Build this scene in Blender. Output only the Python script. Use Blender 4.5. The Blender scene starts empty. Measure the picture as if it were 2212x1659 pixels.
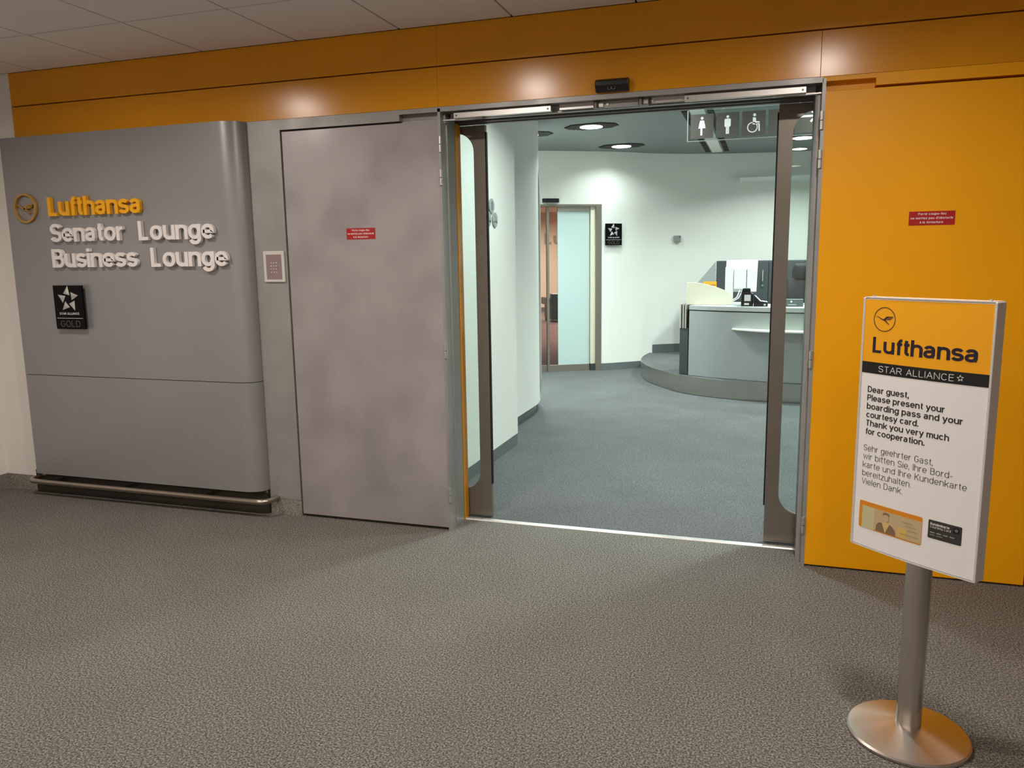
import bpy, bmesh, math, random
from mathutils import Matrix, Vector
random.seed(7)
SC = bpy.context.scene
COL = SC.collection
R = math.radians

# ------------------------------------------------------------------ camera
cam = bpy.data.objects.new('camera', bpy.data.cameras.new('camera'))
COL.objects.link(cam)
yaw, pitch, roll = R(17.974), R(9.097), R(-0.8325)
fwd = Vector((-math.sin(yaw) * math.cos(pitch), math.cos(yaw) * math.cos(pitch), -math.sin(pitch)))
rgt = Vector((math.cos(yaw), math.sin(yaw), 0))
upv = rgt.cross(fwd)
r2 = math.cos(roll) * rgt + math.sin(roll) * upv
u2 = -math.sin(roll) * rgt + math.cos(roll) * upv
mw = Matrix((r2, u2, -fwd)).transposed().to_4x4()
mw.translation = Vector((0, -3.8437, 1.480))
cam.matrix_world = mw
cam.data.sensor_width = 36.0
cam.data.lens = 36.0 * 1697.6 / 2212
cam.data.clip_start = 0.02
SC.camera = cam

# ------------------------------------------------------------------ world, exposure, lights
SC.view_settings.view_transform = 'Standard'
SC.view_settings.look = 'None'
SC.view_settings.gamma = 1.0
SC.view_settings.use_curve_mapping = False
SC.view_settings.exposure = 0.0
W = bpy.data.worlds.new('world'); SC.world = W; W.use_nodes = True
W.node_tree.nodes['Background'].inputs[0].default_value = (0.9, 0.93, 1.0, 1)
W.node_tree.nodes['Background'].inputs[1].default_value = 0.02

WARM = (1.0, 0.90, 0.82)
COOL = (0.84, 1.0, 0.945)
P_CORR, P_LOUNGE, P_ROOM = 26.0, 45.0, 70.0
CORR_X = [-3.318, -1.518, 0.282]
CORR_Y = [-1.48, -5.08, -6.88]
CEIL_Z, LC_Z = 2.633, 2.80
LOUNGE_L = [(-1.765, 4.34), (-1.73, 5.90), (0.332, 6.06), (-2.52, 4.60), (0.33, 4.34),
            (-0.95, 1.15), (0.65, 1.15), (2.2, 4.34), (2.2, 2.3), (2.2, 6.06)]  # unseen pair just inside the entrance is added to light the hanging sign's front


def disk_light(name, loc, power, col, size, spread):
    l = bpy.data.lights.new(name, 'AREA')
    l.shape = 'DISK'; l.size = size; l.energy = power; l.color = col; l.spread = R(spread)
    o = bpy.data.objects.new(name, l); COL.objects.link(o)
    o.location = loc
    return o


for y in CORR_Y:
    for x in CORR_X:
        disk_light('lamp_light', (x, y, CEIL_Z - 0.014), P_CORR, WARM, 0.17, 168)
for i, (x, y) in enumerate(LOUNGE_L):
    disk_light('lamp_light', (x, y, LC_Z - 0.016), P_LOUNGE * (.25 if i == 1 else .75 if i in (5, 6) else 1), COOL, 0.21, 140)

# ------------------------------------------------------------------ materials
MATS = {}


def mat(name, col, rough=0.5, metal=0.0, spec=0.5, noise=None, bump=None, rough_noise=None, aniso=0.0,
        emit=None, estr=0.0):
    """noise = (scale, amount, detail): value variation; bump = (scale, strength, distance)"""
    if name in MATS: return MATS[name]
    m = bpy.data.materials.new(name); m.use_nodes = True
    nt = m.node_tree; b = nt.nodes['Principled BSDF']
    b.inputs['Base Color'].default_value = (*col, 1)
    b.inputs['Roughness'].default_value = rough
    b.inputs['Metallic'].default_value = metal
    b.inputs['Specular IOR Level'].default_value = spec
    b.inputs['Anisotropic'].default_value = aniso
    if emit:
        b.inputs['Emission Color'].default_value = (*emit, 1); b.inputs['Emission Strength'].default_value = estr
    tc = nt.nodes.new('ShaderNodeTexCoord')
    if noise:
        n = nt.nodes.new('ShaderNodeTexNoise'); n.inputs['Scale'].default_value = noise[0]
        n.inputs['Detail'].default_value = noise[2] if len(noise) > 2 else 3
        mp = nt.nodes.new('ShaderNodeMapping')
        if len(noise) > 3: mp.inputs['Scale'].default_value = noise[3]
        nt.links.new(tc.outputs['Object'], mp.inputs[0]); nt.links.new(mp.outputs[0], n.inputs['Vector'])
        mr = nt.nodes.new('ShaderNodeMapRange')
        mr.inputs['From Min'].default_value = 0.3; mr.inputs['From Max'].default_value = 0.7
        mr.inputs['To Min'].default_value = 1 - noise[1]; mr.inputs['To Max'].default_value = 1 + noise[1]
        nt.links.new(n.outputs['Fac'], mr.inputs['Value'])
        mx = nt.nodes.new('ShaderNodeVectorMath'); mx.operation = 'SCALE'
        mx.inputs[0].default_value = col
        nt.links.new(mr.outputs[0], mx.inputs['Scale'])
        nt.links.new(mx.outputs[0], b.inputs['Base Color'])
        if rough_noise:
            m2 = nt.nodes.new('ShaderNodeMapRange')
            m2.inputs['From Min'].default_value = 0.3; m2.inputs['From Max'].default_value = 0.7
            m2.inputs['To Min'].default_value = rough - rough_noise; m2.inputs['To Max'].default_value = rough + rough_noise
            nt.links.new(n.outputs['Fac'], m2.inputs['Value']); nt.links.new(m2.outputs[0], b.inputs['Roughness'])
    if bump:
        n = nt.nodes.new('ShaderNodeTexNoise'); n.inputs['Scale'].default_value = bump[0]; n.inputs['Detail'].default_value = 3
        nt.links.new(tc.outputs['Object'], n.inputs['Vector'])
        bp = nt.nodes.new('ShaderNodeBump'); bp.inputs['Strength'].default_value = bump[1]; bp.inputs['Distance'].default_value = bump[2]
        nt.links.new(n.outputs['Fac'], bp.inputs['Height']); nt.links.new(bp.outputs[0], b.inputs['Normal'])
    MATS[name] = m
    return m


def speckle(name, stops, scale, rough=0.95, bump=0.0, detail=3.5, big=0.1, rgh=0.75):
    m = bpy.data.materials.new(name); m.use_nodes = True; nt = m.node_tree; b = nt.nodes['Principled BSDF']
    b.inputs['Roughness'].default_value = rough; b.inputs['Specular IOR Level'].default_value = 0.15
    tc = nt.nodes.new('ShaderNodeTexCoord')
    n = nt.nodes.new('ShaderNodeTexNoise'); n.inputs['Scale'].default_value = scale
    n.inputs['Detail'].default_value = detail; n.inputs['Roughness'].default_value = rgh
    nt.links.new(tc.outputs['Object'], n.inputs['Vector'])
    cr = nt.nodes.new('ShaderNodeValToRGB'); e = cr.color_ramp.elements
    while len(e) < len(stops): e.new(0.5)
    for k, (p, c) in enumerate(stops): e[k].position = p; e[k].color = (*c, 1)
    nt.links.new(n.outputs['Fac'], cr.inputs[0])
    n2 = nt.nodes.new('ShaderNodeTexNoise'); n2.inputs['Scale'].default_value = 2.2; n2.inputs['Detail'].default_value = 4
    nt.links.new(tc.outputs['Object'], n2.inputs['Vector'])
    mr = nt.nodes.new('ShaderNodeMapRange'); mr.inputs['From Min'].default_value = .3; mr.inputs['From Max'].default_value = .7
    mr.inputs['To Min'].default_value = 1 - big; mr.inputs['To Max'].default_value = 1 + big
    nt.links.new(n2.outputs['Fac'], mr.inputs['Value'])
    mx = nt.nodes.new('ShaderNodeVectorMath'); mx.operation = 'SCALE'
    nt.links.new(cr.outputs[0], mx.inputs[0]); nt.links.new(mr.outputs[0], mx.inputs['Scale'])
    nt.links.new(mx.outputs[0], b.inputs['Base Color'])
    if bump:
        bp = nt.nodes.new('ShaderNodeBump'); bp.inputs['Strength'].default_value = bump; bp.inputs['Distance'].default_value = 0.004
        nt.links.new(n.outputs['Fac'], bp.inputs['Height']); nt.links.new(bp.outputs[0], b.inputs['Normal'])
    MATS[name] = m
    return m


def glass(name, tint, ior=1.5):
    m = bpy.data.materials.new(name); m.use_nodes = True; nt = m.node_tree
    for n in list(nt.nodes): nt.nodes.remove(n)
    out = nt.nodes.new('ShaderNodeOutputMaterial'); tr = nt.nodes.new('ShaderNodeBsdfTransparent')
    gl = nt.nodes.new('ShaderNodeBsdfGlossy'); fr = nt.nodes.new('ShaderNodeFresnel'); mx = nt.nodes.new('ShaderNodeMixShader')
    tr.inputs[0].default_value = (*tint, 1); gl.inputs['Roughness'].default_value = 0.01; fr.inputs['IOR'].default_value = ior
    nt.links.new(fr.outputs[0], mx.inputs[0]); nt.links.new(tr.outputs[0], mx.inputs[1]); nt.links.new(gl.outputs[0], mx.inputs[2])
    nt.links.new(mx.outputs[0], out.inputs[0])
    MATS[name] = m
    return m


def frosted(name, col, thru):
    m = bpy.data.materials.new(name); m.use_nodes = True; nt = m.node_tree
    b = nt.nodes['Principled BSDF']; b.inputs['Base Color'].default_value = (*col, 1); b.inputs['Roughness'].default_value = 0.35
    tl = nt.nodes.new('ShaderNodeBsdfTranslucent'); tl.inputs[0].default_value = (*col, 1)
    mx = nt.nodes.new('ShaderNodeMixShader'); mx.inputs[0].default_value = thru
    out = nt.nodes['Material Output']
    nt.links.new(b.outputs[0], mx.inputs[1]); nt.links.new(tl.outputs[0], mx.inputs[2]); nt.links.new(mx.outputs[0], out.inputs[0])
    MATS[name] = m
    return m


YEL = mat('yellow_laminate', (0.76, 0.31, 0.0015), 0.215, spec=0.5, noise=(3.0, 0.03, 2))
YEL_M = mat('yellow_leaf_paint', (0.93, 0.405, 0.0005), 0.42, spec=0.30, noise=(2.0, 0.03, 2))
WHITE = mat('white_plaster', (0.78, 0.75, 0.71), 0.85, noise=(1.5, 0.02, 2))
LWHITE = mat('lounge_white_paint', (0.78, 0.775, 0.73), 0.7, noise=(1.2, 0.02, 2))
TILE = mat('ceiling_tile_white', (0.80, 0.76, 0.73), 0.9, noise=(300, 0.06, 2))
DARKGAP = mat('dark_gap', (0.02, 0.018, 0.015), 0.9)
GREYP = mat('grey_metallic_panel', (0.315, 0.312, 0.315), 0.36, metal=0.35, noise=(2.5, 0.03, 2))
GREYF = mat('grey_frame_paint', (0.345, 0.338, 0.325), 0.42, metal=0.35, noise=(6, 0.06, 4), rough_noise=0.08)
GREYL = mat('grey_leaf_paint', (0.375, 0.350, 0.35), 0.40, metal=0.3, noise=(3.2, 0.12, 6), rough_noise=0.12)
GREYD = mat('dark_grey_frame', (0.16, 0.145, 0.13), 0.4, metal=0.6, noise=(5, 0.08, 3))
STEEL = mat('brushed_steel', (0.66, 0.62, 0.57), 0.20, metal=1.0, noise=(40, 0.06, 3, (1, 1, 0.02)))
STEELB = mat('spun_steel', (0.60, 0.54, 0.49), 0.33, metal=1.0, aniso=0.6)
PLINTH = mat('dark_plinth_steel', (0.10, 0.085, 0.07), 0.22, metal=0.8, noise=(4, 0.15, 4))
RAILM = mat('bumper_rail_steel', (0.42, 0.37, 0.32), 0.28, metal=1.0)
BRONZE = mat('slider_bronze', (0.215, 0.192, 0.162), 0.36, metal=0.5, noise=(3, 0.08, 3))
BLACK = mat('black_plastic', (0.008, 0.008, 0.009), 0.35)
BLACKG = mat('black_gloss', (0.002, 0.002, 0.0025), 0.12, spec=0.12)
SEAL = mat('rubber_seal', (0.006, 0.005, 0.005), 0.7)
ALU = mat('aluminium', (0.60, 0.59, 0.57), 0.38, metal=0.85)
THRESH = mat('threshold_aluminium', (0.82, 0.82, 0.80), 0.32, metal=0.7, noise=(12, .12, 3))
LETW = mat('letter_white', (0.78, 0.74, 0.72), 0.45)
LETY = mat('letter_orange', (0.86, 0.40, 0.004), 0.4)
LETB = mat('logo_ochre', (0.50, 0.27, 0.05), 0.35, metal=0.2)
SILV = mat('star_silver', (0.62, 0.62, 0.58), 0.35, metal=0.6)
PRINTW = mat('print_white', (0.80, 0.80, 0.78), 0.5)
PRINTG = mat('print_gold', (0.22, 0.19, 0.13), 0.35, metal=0.4)
RED = mat('sticker_red', (0.42, 0.006, 0.008), 0.4)
PAPER = mat('poster_white', (0.88, 0.865, 0.86), 0.38)
POSTY = mat('poster_yellow', (0.95, 0.42, 0.001), 0.35)
POSTK = mat('poster_black', (0.008, 0.007, 0.007), 0.35)
INK = mat('poster_navy_ink', (0.012, 0.006, 0.022), 0.4)
INK2 = mat('poster_grey_ink', (0.025, 0.024, 0.025), 0.45)
KEYW = mat('keypad_white', (0.62, 0.60, 0.57), 0.4)
KEYM = mat('keypad_mauve', (0.27, 0.20, 0.185), 0.45)
GRAN = speckle('granite_base', [(0.35, (0.10, 0.09, 0.075)), (0.5, (0.24, 0.22, 0.19)), (0.62, (0.38, 0.35, 0.31))], 160, 0.5)
CARPET = speckle('corridor_carpet', [(0.37, (0.038, 0.035, 0.030)), (0.5, (0.132, 0.122, 0.108)), (0.62, (0.32, 0.30, 0.268))], 150, bump=0.5, big=0.06)
CARPET2 = speckle('lounge_carpet', [(0.32, (0.048, 0.048, 0.050)), (0.5, (0.108, 0.109, 0.112)), (0.70, (0.195, 0.197, 0.20))], 110, bump=0.3, big=0.08)
SKIRT = mat('lounge_skirting', (0.19, 0.205, 0.21), 0.4, metal=0.4)
LCEIL = mat('lounge_ceiling_grey', (0.20, 0.22, 0.215), 0.55, metal=0.15, noise=(60, 0.04, 2))
DESKG = mat('desk_grey', (0.36, 0.38, 0.375), 0.4, metal=0.2)
CREAM = mat('desk_cream', (0.72, 0.68, 0.54), 0.5)
CHARC = mat('charcoal', (0.045, 0.05, 0.055), 0.45)
CABI = mat('cabinet_charcoal', (0.06, 0.067, 0.074), 0.4)
PCW = mat('computer_white', (0.72, 0.74, 0.72), 0.4)
PEACH = mat('peach_paint', (0.82, 0.70, 0.58), 0.8)
MAUVE = mat('mauve_carpet', (0.20, 0.11, 0.115), 0.95, noise=(90, 0.15, 3))
LETG = mat('wall_letter_taupe', (0.42, 0.34, 0.27), 0.5)
GLASS = glass('door_glass', (0.93, 0.97, 0.955))
SGLASS = glass('sign_glass', (0.86, 0.92, 0.92), 1.45)
SGREY = mat('sign_square_grey', (0.085, 0.075, 0.065), 0.4)
FROST = frosted('frosted_glass', (0.62, 0.75, 0.74), 0.25)
LENS = mat('lamp_lens', (0.9, 0.9, 0.9), 0.4, emit=(1.0, 1.0, 0.97), estr=6.0)
LENSW = mat('lamp_lens_warm', (0.9, 0.9, 0.9), 0.4, emit=(1.0, 0.85, 0.68), estr=6.0)


# ------------------------------------------------------------------ mesh helpers
class MB:
    def __init__(s): s.v = []; s.f = []

    def add(s, vs, fs):
        o = len(s.v); s.v += [tuple(p) for p in vs]; s.f += [tuple(i + o for i in f) for f in fs]; return s

    def box(s, x0, x1, y0, y1, z0, z1):
        vs = [(x, y, z) for x in (x0, x1) for y in (y0, y1) for z in (z0, z1)]
        return s.add(vs, [(0, 1, 3, 2), (4, 6, 7, 5), (0, 4, 5, 1), (2, 3, 7, 6), (0, 2, 6, 4), (1, 5, 7, 3)])

    def prism(s, poly, a0, a1, axis='z'):
        n = len(poly)
        def p(q, a): return {'z': (q[0], q[1], a), 'y': (q[0], a, q[1]), 'x': (a, q[0], q[1])}[axis]
        vs = [p(q, a0) for q in poly] + [p(q, a1) for q in poly]
        fs = [tuple(range(n)), tuple(range(2 * n - 1, n - 1, -1))] + [(i, (i + 1) % n, n + (i + 1) % n, n + i) for i in range(n)]
        return s.add(vs, fs)

    def lathe(s, prof, c=(0, 0, 0), n=48):
        vs = []
        for r, z in prof:
            for k in range(n):
                a = 2 * math.pi * k / n; vs.append((c[0] + r * math.cos(a), c[1] + r * math.sin(a), c[2] + z))
        fs = []
        for i in range(len(prof) - 1):
            for k in range(n):
                k2 = (k + 1) % n; fs.append((i * n + k, i * n + k2, (i + 1) * n + k2, (i + 1) * n + k))
        fs.append(tuple(range(n))); fs.append(tuple(range((len(prof) - 1) * n, len(prof) * n)))
        return s.add(vs, fs)

    def tube(s, pts, r, n=12):
        P = [Vector(p) for p in pts]; vs = []
        for i, p in enumerate(P):
            t = (P[min(i + 1, len(P) - 1)] - P[max(i - 1, 0)]).normalized()
            a = t.orthogonal().normalized() if i == 0 else (a - t * a.dot(t)).normalized()
            b = t.cross(a)
            rr = r[i] if isinstance(r, (list, tuple)) else r
            for k in range(n):
                g = 2 * math.pi * k / n; vs.append(p + (a * math.cos(g) + b * math.sin(g)) * rr)
        m = len(P)
        fs = [(i * n + k, i * n + (k + 1) % n, (i + 1) * n + (k + 1) % n, (i + 1) * n + k) for i in range(m - 1) for k in range(n)]
        fs += [tuple(range(n)), tuple(range((m - 1) * n, m * n))]
        return s.add(vs, fs)

    def ribbon(s, pts, hw, d0, d1, closed=False, vy=1.0):
        """stroke a 2D polyline (x, z) with half width hw, between depths d0 (back) and d1 (front)"""
        n = len(pts); L = []; Q = []
        for i in range(n):
            p = Vector(pts[i])
            if closed: a = Vector(pts[i - 1]); b = Vector(pts[(i + 1) % n])
            else: a = Vector(pts[max(i - 1, 0)]); b = Vector(pts[min(i + 1, n - 1)])
            d1v = (p - a); d2v = (b - p)
            if d1v.length < 1e-9: d1v = d2v
            if d2v.length < 1e-9: d2v = d1v
            n1 = Vector((-d1v.y, d1v.x)).normalized(); n2 = Vector((-d2v.y, d2v.x)).normalized()
            m = n1 + n2
            if m.length < 1e-6: m = n1
            m.normalize(); k = hw / max(0.45, m.dot(n1))
            mk = Vector((m.x * k, m.y * k * vy)); L.append(p + mk); Q.append(p - mk)
        vs = []
        for d in (d0, d1):
            vs += [(q.x, d, q.y) for q in L] + [(q.x, d, q.y) for q in Q]
        fs = []
        N = n if closed else n - 1
        for i in range(N):
            j = (i + 1) % n
            fs += [(i, j, n + j, n + i), (2 * n + i, 3 * n + i, 3 * n + j, 2 * n + j), (i, 2 * n + i, 2 * n + j, j), (n + i, n + j, 3 * n + j, 3 * n + i)]
        if not closed:
            fs += [(0, n, 3 * n, 2 * n), (n - 1, 3 * n - 1, 4 * n - 1, 2 * n - 1)]
        return s.add(vs, fs)

    def xf(s, fn, start=0):
        s.v[start:] = [tuple(fn(*p)) for p in s.v[start:]]; return s

    def mesh(s, name, m, bev=0.0, smooth=False, fixn=True):
        me = bpy.data.meshes.new(name); me.from_pydata(s.v, [], s.f)
        bm = bmesh.new(); bm.from_mesh(me)
        if fixn: bmesh.ops.recalc_face_normals(bm, faces=bm.faces)
        if bev:
            ed = [e for e in bm.edges if len(e.link_faces) == 2 and e.calc_face_angle(0) > 0.6]
            bmesh.ops.bevel(bm, geom=ed, offset=bev, segments=2, profile=0.5, affect='EDGES', clamp_overlap=True)
        bm.to_mesh(me); bm.free()
        if smooth:
            me.polygons.foreach_set('use_smooth', [True] * len(me.polygons))
            me.set_sharp_from_angle(angle=R(32))
        me.materials.append(m)
        return me

    def build(s, name, m, parent=None, bev=0.0, smooth=False, local=False):
        return link(name, s.mesh(name, m, bev, smooth), parent, local)


def link(name, me, parent=None, local=False):
    o = bpy.data.objects.new(name, me); COL.objects.link(o)
    if parent is not None:
        o.parent = parent
        if not local:
            inv = Matrix.Translation(-Vector(ORG.get(parent.name, (0, 0, 0))))
            o.matrix_parent_inverse = inv
            ORG[o.name] = (0, 0, 0)
    return o


ORG = {}


def tag(o, label, cat, group=None):
    o['label'] = label; o['category'] = cat
    if group: o['group'] = group
    return o


def thing(name, label, cat, loc=(0, 0, 0), rotz=0.0, group=None):
    o = bpy.data.objects.new(name, None); COL.objects.link(o)
    o.location = loc; o.rotation_euler = (0, 0, rotz); o.empty_display_size = 0.1
    ORG[o.name] = tuple(loc)
    return tag(o, label, cat, group)


def struct(o):
    o['kind'] = 'structure'; return o


def bx(*a): return MB().box(*a)


# ------------------------------------------------------------------ stroke lettering (a grotesque built from strokes)
XH, DE = 0.755, -0.27


def arc(cx, cy, rx, ry, a0, a1, n=14, e=0.94):
    o = []
    for i in range(n + 1):
        a = R(a0 + (a1 - a0) * i / n); c, s_ = math.cos(a), math.sin(a)
        o.append((cx + rx * math.copysign(abs(c) ** e, c), cy + ry * math.copysign(abs(s_) ** e, s_)))
    return o


X = XH
RING = arc(.5, X / 2, .5, X / 2, 0, 360, 26)[:-1]
# glyph: (width, [(points, caps)]), caps: 's' square both ends, 'b' butt both, 'sb'/'bs' start/end, 'c' closed
GL = {
    'o': (.58, [(RING, 'c')]),
    'n': (.54, [([(0, 0), (0, X)], 's'), (arc(.5, X - .28, .5, .28, 180, 0) + [(1, 0)], 'bs')]),
    'h': (.54, [([(0, 0), (0, 1)], 's'), (arc(.5, X - .28, .5, .28, 180, 0) + [(1, 0)], 'bs')]),
    'm': (.86, [([(0, 0), (0, X)], 's'), (arc(.25, X - .25, .25, .25, 180, 0) + [(.5, 0)], 'bs'), (arc(.75, X - .25, .25, .25, 180, 0) + [(1, 0)], 'bs')]),
    'u': (.54, [([(1, 0), (1, X)], 's'), ([(0, X)] + arc(.5, .28, .5, .28, 180, 360), 'sb')]),
    'r': (.36, [([(0, 0), (0, X)], 's'), (arc(.95, X - .32, .95, .32, 180, 92), 'b')]),
    'i': (.0, [([(0, 0), (0, X)], 's'), ([(0, .94), (0, 1)], 's')]),
    'l': (.0, [([(0, 0), (0, 1)], 's')]),
    't': (.34, [([(.42, .93), (.42, .2)] + arc(.95, .2, .53, .2, 180, 272, 8), 'sb'), ([(0, X), (1, X)], 'b')]),
    'f': (.34, [([(.42, 0), (.42, .78)] + arc(.98, .78, .56, .22, 180, 88, 8), 'sb'), ([(0, X), (1, X)], 'b')]),
    'a': (.55, [(arc(.45, X - .22, .42, .22, 165, 0) + [(.87, .14)] + arc(1.0, .12, .13, .12, 180, 265, 4), 'b'),
                ([(.87, .45), (.45, .40)] + arc(.40, .20, .40, .20, 90, 270) + arc(.45, .26, .42, .26, 275, 360, 6), 'b')]),
    'e': (.57, [([(.02, X * .49), (1, X * .49)] + arc(.5, X / 2, .5, X / 2, 0, 318, 24), 'b')]),
    'c': (.54, [(arc(.5, X / 2, .5, X / 2, 38, 322, 22), 'b')]),
    's': (.50, [(arc(.5, X * .75, .46, X * .25, 18, 255, 14) + arc(.5, X * .25, .5, X * .25, 75, -165, 14), 'b')]),
    'g': (.56, [(RING, 'c'), ([(1, X), (1, -.02)] + arc(.5, -.02, .5, .25, 0, -158), 'sb')]),
    'b': (.56, [(RING, 'c'), ([(0, 0), (0, 1)], 's')]),
    'd': (.56, [(RING, 'c'), ([(1, 0), (1, 1)], 's')]),
    'p': (.56, [(RING, 'c'), ([(0, DE), (0, X)], 's')]),
    'y': (.54, [([(0, X), (.5, .02)], 's'), ([(1, X), (.46, -.12), (.30, -.26), (.05, -.26)], 'sb')]),
    'v': (.54, [([(0, X), (.5, 0), (1, X)], 's')]),
    'w': (.84, [([(0, X), (.25, 0), (.5, X), (.75, 0), (1, X)], 's')]),
    'k': (.52, [([(0, 0), (0, 1)], 's'), ([(1, X), (.06, .28)], 'sb'), ([(.38, .44), (1, 0)], 'bs')]),
    'z': (.48, [([(0, X), (1, X), (0, 0), (1, 0)], 'b')]),
    'x': (.5, [([(0, X), (1, 0)], 's'), ([(1, X), (0, 0)], 's')]),
    '.': (.0, [([(0, .0), (0, .07)], 's')]), ',': (.02, [([(0, -.12), (0, .07)], 's')]),
    '-': (.28, [([(0, .34), (1, .34)], 's')]), "'": (.0, [([(0, .82), (0, 1)], 's')]),
    'L': (.50, [([(0, 1), (0, 0), (1, 0)], 'sb')]),
    'S': (.60, [(arc(.5, .75, .47, .25, 15, 255, 16) + arc(.5, .25, .5, .25, 75, -165, 16), 'b')]),
    'B': (.60, [([(0, 0), (0, 1)], 's'), ([(0, 1), (.5, 1)] + arc(.55, .77, .38, .23, 90, -90) + [(0, .54)], 'b'), ([(.3, .54)] + arc(.58, .27, .42, .27, 90, -90) + [(0, 0)], 'b')]),
    'D': (.64, [([(0, 0), (0, 1)], 's'), ([(0, 1)] + arc(.42, .5, .58, .5, 90, -90, 18) + [(0, 0)], 'b')]),
    'P': (.58, [([(0, 0), (0, 1)], 's'), ([(0, 1)] + arc(.58, .73, .42, .27, 90, -90) + [(0, .46)], 'b')]),
    'R': (.62, [([(0, 0), (0, 1)], 's'), ([(0, 1)] + arc(.58, .74, .4, .26, 90, -90) + [(0, .48)], 'b'), ([(.55, .48), (1, 0)], 'bs')]),
    'T': (.56, [([(.5, 0), (.5, 1)], 's'), ([(0, 1), (1, 1)], 'b')]),
    'I': (.0, [([(0, 0), (0, 1)], 's')]),
    'K': (.60, [([(0, 0), (0, 1)], 's'), ([(1, 1), (.05, .40)], 'sb'), ([(.36, .6), (1, 0)], 'bs')]),
    'V': (.62, [([(0, 1), (.5, 0), (1, 1)], 's')]),
    'A': (.66, [([(0, 0), (.5, 1), (1, 0)], 's'), ([(.2, .34), (.8, .34)], 'b')]),
    'C': (.66, [(arc(.5, .5, .5, .5, 40, 320, 24), 'b')]),
    'G': (.68, [(arc(.5, .5, .5, .5, 40, 350, 24) + [(.98, .46), (.58, .46)], 'b')]),
    'O': (.70, [(arc(.5, .5, .5, .5, 0, 360, 28)[:-1], 'c')]),
    'N': (.62, [([(0, 0), (0, 1), (1, 0), (1, 1)], 's')]),
    'E': (.52, [([(1, 1), (0, 1), (0, 0), (1, 0)], 'b'), ([(0, .53), (.92, .53)], 'b')]),
}


def glyph_strokes(ch, h):
    """strokes of one glyph for half weight h, cap height 1; returns advance width and list of (pts, closed)"""
    up = ch.isupper()
    if ch == 'à': gw, st = GL['a']; st = st + [([(.25, 1.0), (.55, .88)], 'b')]
    else: gw, st = GL[ch]
    g = h * .82
    def my(y):
        if up: return g + y * (1 - 2 * g)
        if y <= 0: return g + y
        if y <= XH: return g + y * (XH - 2 * g) / XH
        return y - g
    out = []
    for pts, cap in st:
        q = [Vector((h + x * gw, my(y))) for x, y in pts]
        if cap != 'c':
            c = cap if len(cap) == 2 else cap * 2
            if c[0] == 's': q[0] = q[0] + (q[0] - q[1]).normalized() * g
            if c[1] == 's': q[-1] = q[-1] + (q[-1] - q[-2]).normalized() * g
        out.append((q, cap == 'c'))
    if ch == 'i': out[1] = ([Vector((h, 1.0 - 1.6 * h)), Vector((h, 1.0))], False)
    if ch == '.': out[0] = ([Vector((h, 0.0)), Vector((h, 2.0 * h))], False)
    return gw + 2 * h, out


def layout(text, h, track):
    x = 0; res = []
    for ch in text:
        if ch == ' ': x += 0.30 + track; continue
        w, st = glyph_strokes(ch, h)
        res.append((ch, x, w, st)); x += w + track - (.12 if ch == 'f' else .06 if ch in 'tr' else 0)
    return x - track, res


def letters(text, x0, z0, cap, h=0.09, track=0.12, width=None, d0=0.0, d1=0.0006):
    """list of MB, one for each character; baseline (x0, z0), cap height cap, width fitted when given"""
    tot, res = layout(text, h, track)
    sx = (width / tot) if width else cap
    out = []
    for ch, x, w, st in res:
        m = MB()
        # strokes are made isotropic after horizontal fitting
        for si, (q, cl) in enumerate(st):
            dz = (d1 - d0) * .04 * si
            pts = [(x0 + (p.x + x) * sx, z0 + p.y * cap) for p in q]
            m.ribbon(pts, h * (sx * 0.5 + cap * 0.5), d0 - dz, d1 - dz, cl, .82)
        out.append(m)
    return out


def text_mb(*a, **k):
    m = MB()
    for l in letters(*a, **k): m.add(l.v, l.f)
    return m


def star_mb(cx, cz, r, d0, d1, back=True):
    """five faceted triangles set in a ring"""
    m = MB(); base = [(5, 155), (-65, 65), (25, 45)]
    for k in range(5):
        a = -R(72 * k); c, s_ = math.cos(a), math.sin(a)
        P = [((x * c - y * s_) / 155 * r + cx, (x * s_ + y * c) / 155 * r + cz) for x, y in base]
        g = (sum(p[0] for p in P) / 3, sum(p[1] for p in P) / 3)
        m.add([(p[0], d0, p[1]) for p in P] + [(g[0], d1, g[1])], [(0, 1, 2), (0, 1, 3), (1, 2, 3), (2, 0, 3)])
    return m


def crane_mb(cx, cz, r, d0, d1):
    """ring with a flying bird"""
    m = MB()
    def P(l): return [(cx + x * r, cz + y * r) for x, y in l]
    m.prism(P([(-.82, .26), (-.62, .18), (-.40, .04), (-.18, -.06), (.02, -.12), (.12, -.20), (.42, -.42), (.46, -.38), (.24, -.20), (.14, -.08),
               (.02, .0), (-.16, .02), (-.38, .10), (-.58, .22)]), d0, d1, 'y')
    m.prism(P([(-.14, -.02), (-.02, .06), (.14, .22), (.34, .27), (.84, .27), (.80, .215), (.36, .205), (.22, .13), (.10, -.06), (-.02, -.12)]), d0, d1, 'y')
    for k in range(3):
        y = .175 - k * .075
        m.prism(P([(.22 - k * .02, y - .03), (.30, y + .005), (.78 - k * .09, y + .005), (.74 - k * .09, y - .045), (.30, y - .045), (.18 - k * .02, y - .075)]), d0, d1, 'y')
    return m


def ring_pts(cx, cz, r, n=40, rz=None):
    return [(cx + r * math.cos(2 * math.pi * k / n), cz + (rz or r) * math.sin(2 * math.pi * k / n)) for k in range(n)]


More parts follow.
